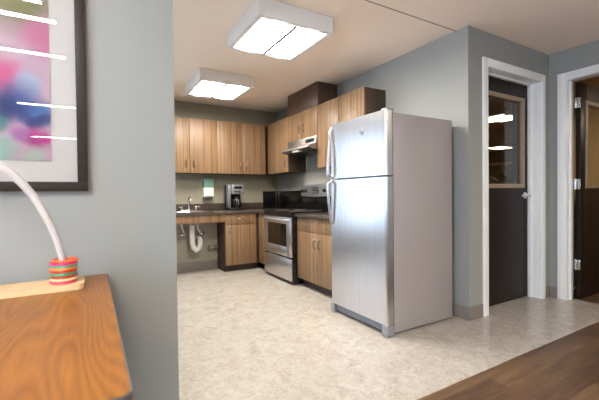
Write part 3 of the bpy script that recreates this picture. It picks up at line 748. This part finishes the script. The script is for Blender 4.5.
# ------------------------------------------------------------------ table and toy
def table():
    x1, y0, y1, z1 = .054, .632, 1.681, .75; x0 = -1.15; t = .028
    r = empty('table', ((x0+x1)/2, (y0+y1)/2, 0), 'honey oak topped table against the grey wall under the picture', 'table')
    def rr(x0, x1, y0, y1, rad):
        P = []
        for cx, cy, a0 in ((x1-rad, y1-rad, 0), (x0+rad, y1-rad, 90), (x0+rad, y0+rad, 180), (x1-rad, y0+rad, 270)):
            for k in range(7):
                a = math.radians(a0+90*k/6); P.append((cx+rad*math.cos(a), cy+rad*math.sin(a)))
        return P
    MB().prism(rr(x0+.003, x1-.003, y0+.003, y1-.003, .017), 2, z1-t, z1).build('top', 'oak', r)
    # thin dark edge band around the top
    outer, inner = rr(x0, x1, y0, y1, .02), rr(x0+.0031, x1-.0031, y0+.0031, y1-.0031, .017)
    m = MB(); n = len(outer)
    V = [[m.bm.verts.new((p_[0], p_[1], z)) for p_ in P] for P, z in ((outer, z1-t-.002), (outer, z1-.0008), (inner, z1-.0008), (inner, z1-t-.002))]
    for a in range(4):
        A, B = V[a], V[(a+1) % 4]
        for k in range(n): m.bm.faces.new((A[k], A[(k+1) % n], B[(k+1) % n], B[k]))
    m.build('edge_band', 'gasket', r)
    m = MB(); i = .07
    m.box(x0+i, x1-i, y0+i, y0+i+.02, z1-.11, z1-t-.001).box(x0+i, x1-i, y1-i-.02, y1-i, z1-.11, z1-t-.001).box(x0+i, x0+i+.02, y0+i+.02, y1-i-.02, z1-.11, z1-t-.001).box(x1-i-.02, x1-i, y0+i+.02, y1-i-.02, z1-.11, z1-t-.001)
    m.build('apron', 'black_plastic', r)
    for x in (x0+.05, x1-.10):
        for y in (y0+.05, y1-.10): MB().box(x, x+.05, y, y+.05, 0, z1-.1105, bev=.004).build('leg', 'black_plastic', r)
table()
def toy():
    z = .7508; zt = z+.019; cx, cy = -.088, 1.505
    r = empty('ring_arc_toy', (-.4, cy, z), 'pale wooden base with a white arched rod standing on the oak table', 'toy')
    poly = []; x0, x1, y0, y1, rad = -.86, -.026, 1.438, 1.578, .022
    for px, py, a0 in ((x1-rad, y1-rad, 0), (x0+rad, y1-rad, 90), (x0+rad, y0+rad, 180), (x1-rad, y0+rad, 270)):
        for k in range(6):
            a = math.radians(a0+90*k/5); poly.append((px+rad*math.cos(a), py+rad*math.sin(a)))
    b = MB().prism(poly, 2, z, zt); b.build('base', 'plank_wood', r)
    half = [(0, zt-.004), (-.001, .82), (-.003, .86), (-.019, .925), (-.037, .98), (-.063, 1.04), (-.085, 1.08), (-.111, 1.118), (-.137, 1.148), (-.165, 1.172), (-.21, 1.203), (-.26, 1.225), (-.32, 1.236)]
    full = half + [(-.64-a, zz) for a, zz in half[::-1][1:]]
    MB().tube([(cx+a, cy, zz) for a, zz in full], [.0105+.003*min(1, max(0, (zz-.85)/.3)) for a, zz in full], seg=14).build('arched_rod', solid('milky_plastic', (196, 190, 188), .3), r)
    for hx in (-.155, -.165): pass
    MB().torus((cx-.045, cy, .998), .0118, .002, 20, 8, Matrix.Rotation(math.radians(-24), 3, 'Y')).build('joint_band', solid('amber_tape', (206, 176, 150)), r)
    MB().lathe([(.03, 0), (.036, .012), (.038, .035), (.03, .055), (.012, .064)], (-.318, cy, zt+.0003), 20).build('knob', 'black_plastic', r)
    cols = [('pink', (226, 70, 110)), ('cream', (240, 208, 150)), ('dark red', (186, 58, 40)), ('green', (44, 168, 122)), ('red', (214, 56, 40)), ('light orange', (244, 142, 72)), ('mint green', (70, 186, 142)), ('magenta', (226, 50, 120)), ('orange', (244, 112, 62))]
    words = ['bottom ring of the stack', 'second ring from the bottom', 'third ring from the bottom', 'fourth ring from the bottom', 'middle ring of the stack', 'fourth ring from the top', 'third ring from the top', 'second ring from the top', 'top ring of the stack']
    rr = .0053; zc = zt+rr*.86+.0004
    for k, (nm, c) in enumerate(cols):
        dx = random.uniform(-.004, .004) + (.003 if k > 2 else 0); dy = random.uniform(-.003, .003)
        bm = MB().torus((cx+.001+dx, cy+dy, zc), .0372, rr*1.0, 36, 12)
        for v in bm.bm.verts: v.co.z = zc+(v.co.z-zc)*.84
        o = bm.build('plastic_ring', solid(nm.replace(' ', '_')+'_plastic', c, .3))
        tag(o, '%s plastic ring, %s on the toy rod' % (nm, words[k]), 'ring', 'plastic rings stacked on the rod')
        zc += rr*1.70
toy()

# ------------------------------------------------------------------ office seen through the closed door's pane
def office():
    for x0, x1, y0, y1, l in ((5.95, 6.38, 3.32, 3.72, 'bright square ceiling panel seen through the closed door window, nearer one'), (9.8, 10.4, 5.72, 6.15, 'bright ceiling panel seen through the closed door window, farther one')):
        r = empty('ceiling_panel_light', ((x0+x1)/2, (y0+y1)/2, ZC), l, 'ceiling light', 'office ceiling panels')
        z0 = ZC-.12
        m = MB().box(x0-.02, x0, y0-.02, y1+.02, z0, ZC-.001).box(x1, x1+.02, y0-.02, y1+.02, z0, ZC-.001).box(x0, x1, y0-.02, y0, z0, ZC-.001).box(x0, x1, y1, y1+.02, z0, ZC-.001)
        m.build('housing', 'white_metal', r)
        MB().box(x0, x1, y0, y1, z0+.004, z0+.012).build('diffuser', 'dim_lens', r)
    r = empty('storage_cupboard', (11.7, 7.1, 0), 'dark cupboard at the back of the room behind the closed door', 'cupboard')
    MB().box(11.45, 11.98, 6.3, 7.9, 0, 1.95, bev=.01).build('body', 'black_plastic', r)
    MB().box(11.4, 11.98, 6.28, 7.92, 1.951, 2.02, bev=.004).build('top', 'tan_metal', r)
    for k in range(2): MB().box(11.43, 11.449, 6.31+k*.79, 7.09+k*.79, .05, 1.93, bev=.004).build('door', 'black_plastic', r)
    MB().box(11.6, 11.98, 6.3, 7.9, 2.0205, 2.43, bev=.006).build('upper_cabinet', 'black_plastic', r)
    # leafy plant in a pot on a small stand
    px, py = 5.5, 3.2; up_ = .2
    r = empty('plant_stand', (px, py, 0), 'small dark stand behind the closed door window', 'stand')
    MB().box(px-.2, px+.2, py-.2, py+.2, .92, .95, bev=.004).build('top', 'espresso', r)
    for sx in (-1, 1):
        for sy in (-1, 1): MB().box(px+sx*.17-.015, px+sx*.17+.015, py+sy*.17-.015, py+sy*.17+.015, 0, .9195).build('leg', 'espresso', r)
    r = empty('potted_plant', (px, py, .9505), 'dark leafy potted plant with pink bloom seen through the closed door window', 'plant')
    MB().lathe([(.08, 0), (.11, .15), (.115, .17), (.1, .17), (.09, .14)], (px, py, .9508), 20).build('pot', 'grey_plastic', r)
    leaf = MB(); rnd = random.Random(3)
    for k in range(46):
        a = rnd.uniform(0, 2*PI); L = rnd.uniform(.18, .36); up = rnd.uniform(.25, 1.1)
        d = Vector((math.cos(a), math.sin(a), 0)); w = .03; s = d.cross(Vector((0, 0, 1)))*w
        P = [Vector((px, py, 1.12+rnd.uniform(0, .1)))]
        for j in range(1, 5):
            t = j/4; P.append(P[0]+d*L*t+Vector((0, 0, L*up*(t-.45*t*t))))
        prev = None
        for j, q in enumerate(P):
            ww = math.sin(PI*(j/4*.9+.08)); pr = [leaf.bm.verts.new(q+s*ww), leaf.bm.verts.new(q+Vector((0, 0, -.01*ww))), leaf.bm.verts.new(q-s*ww)]
            if prev:
                leaf.bm.faces.new((prev[0], prev[1], pr[1], pr[0])); leaf.bm.faces.new((prev[1], prev[2], pr[2], pr[1]))
            prev = pr
    leaf.build('foliage', solid('dark_leaf', (52, 84, 62)), r)
    m = MB()
    for k in range(7):
        a = 2*PI*k/7; m.sphere((px+.05+.03*math.cos(a), py, 1.45+.03*math.sin(a)), (.02, .015, .02), 10)
    m.tube([(px, py, 1.15), (px+.03, py, 1.32), (px+.05, py, 1.43)], .004)
    m.build('bloom', solid('pink_petal', (200, 130, 140)), r)
office()
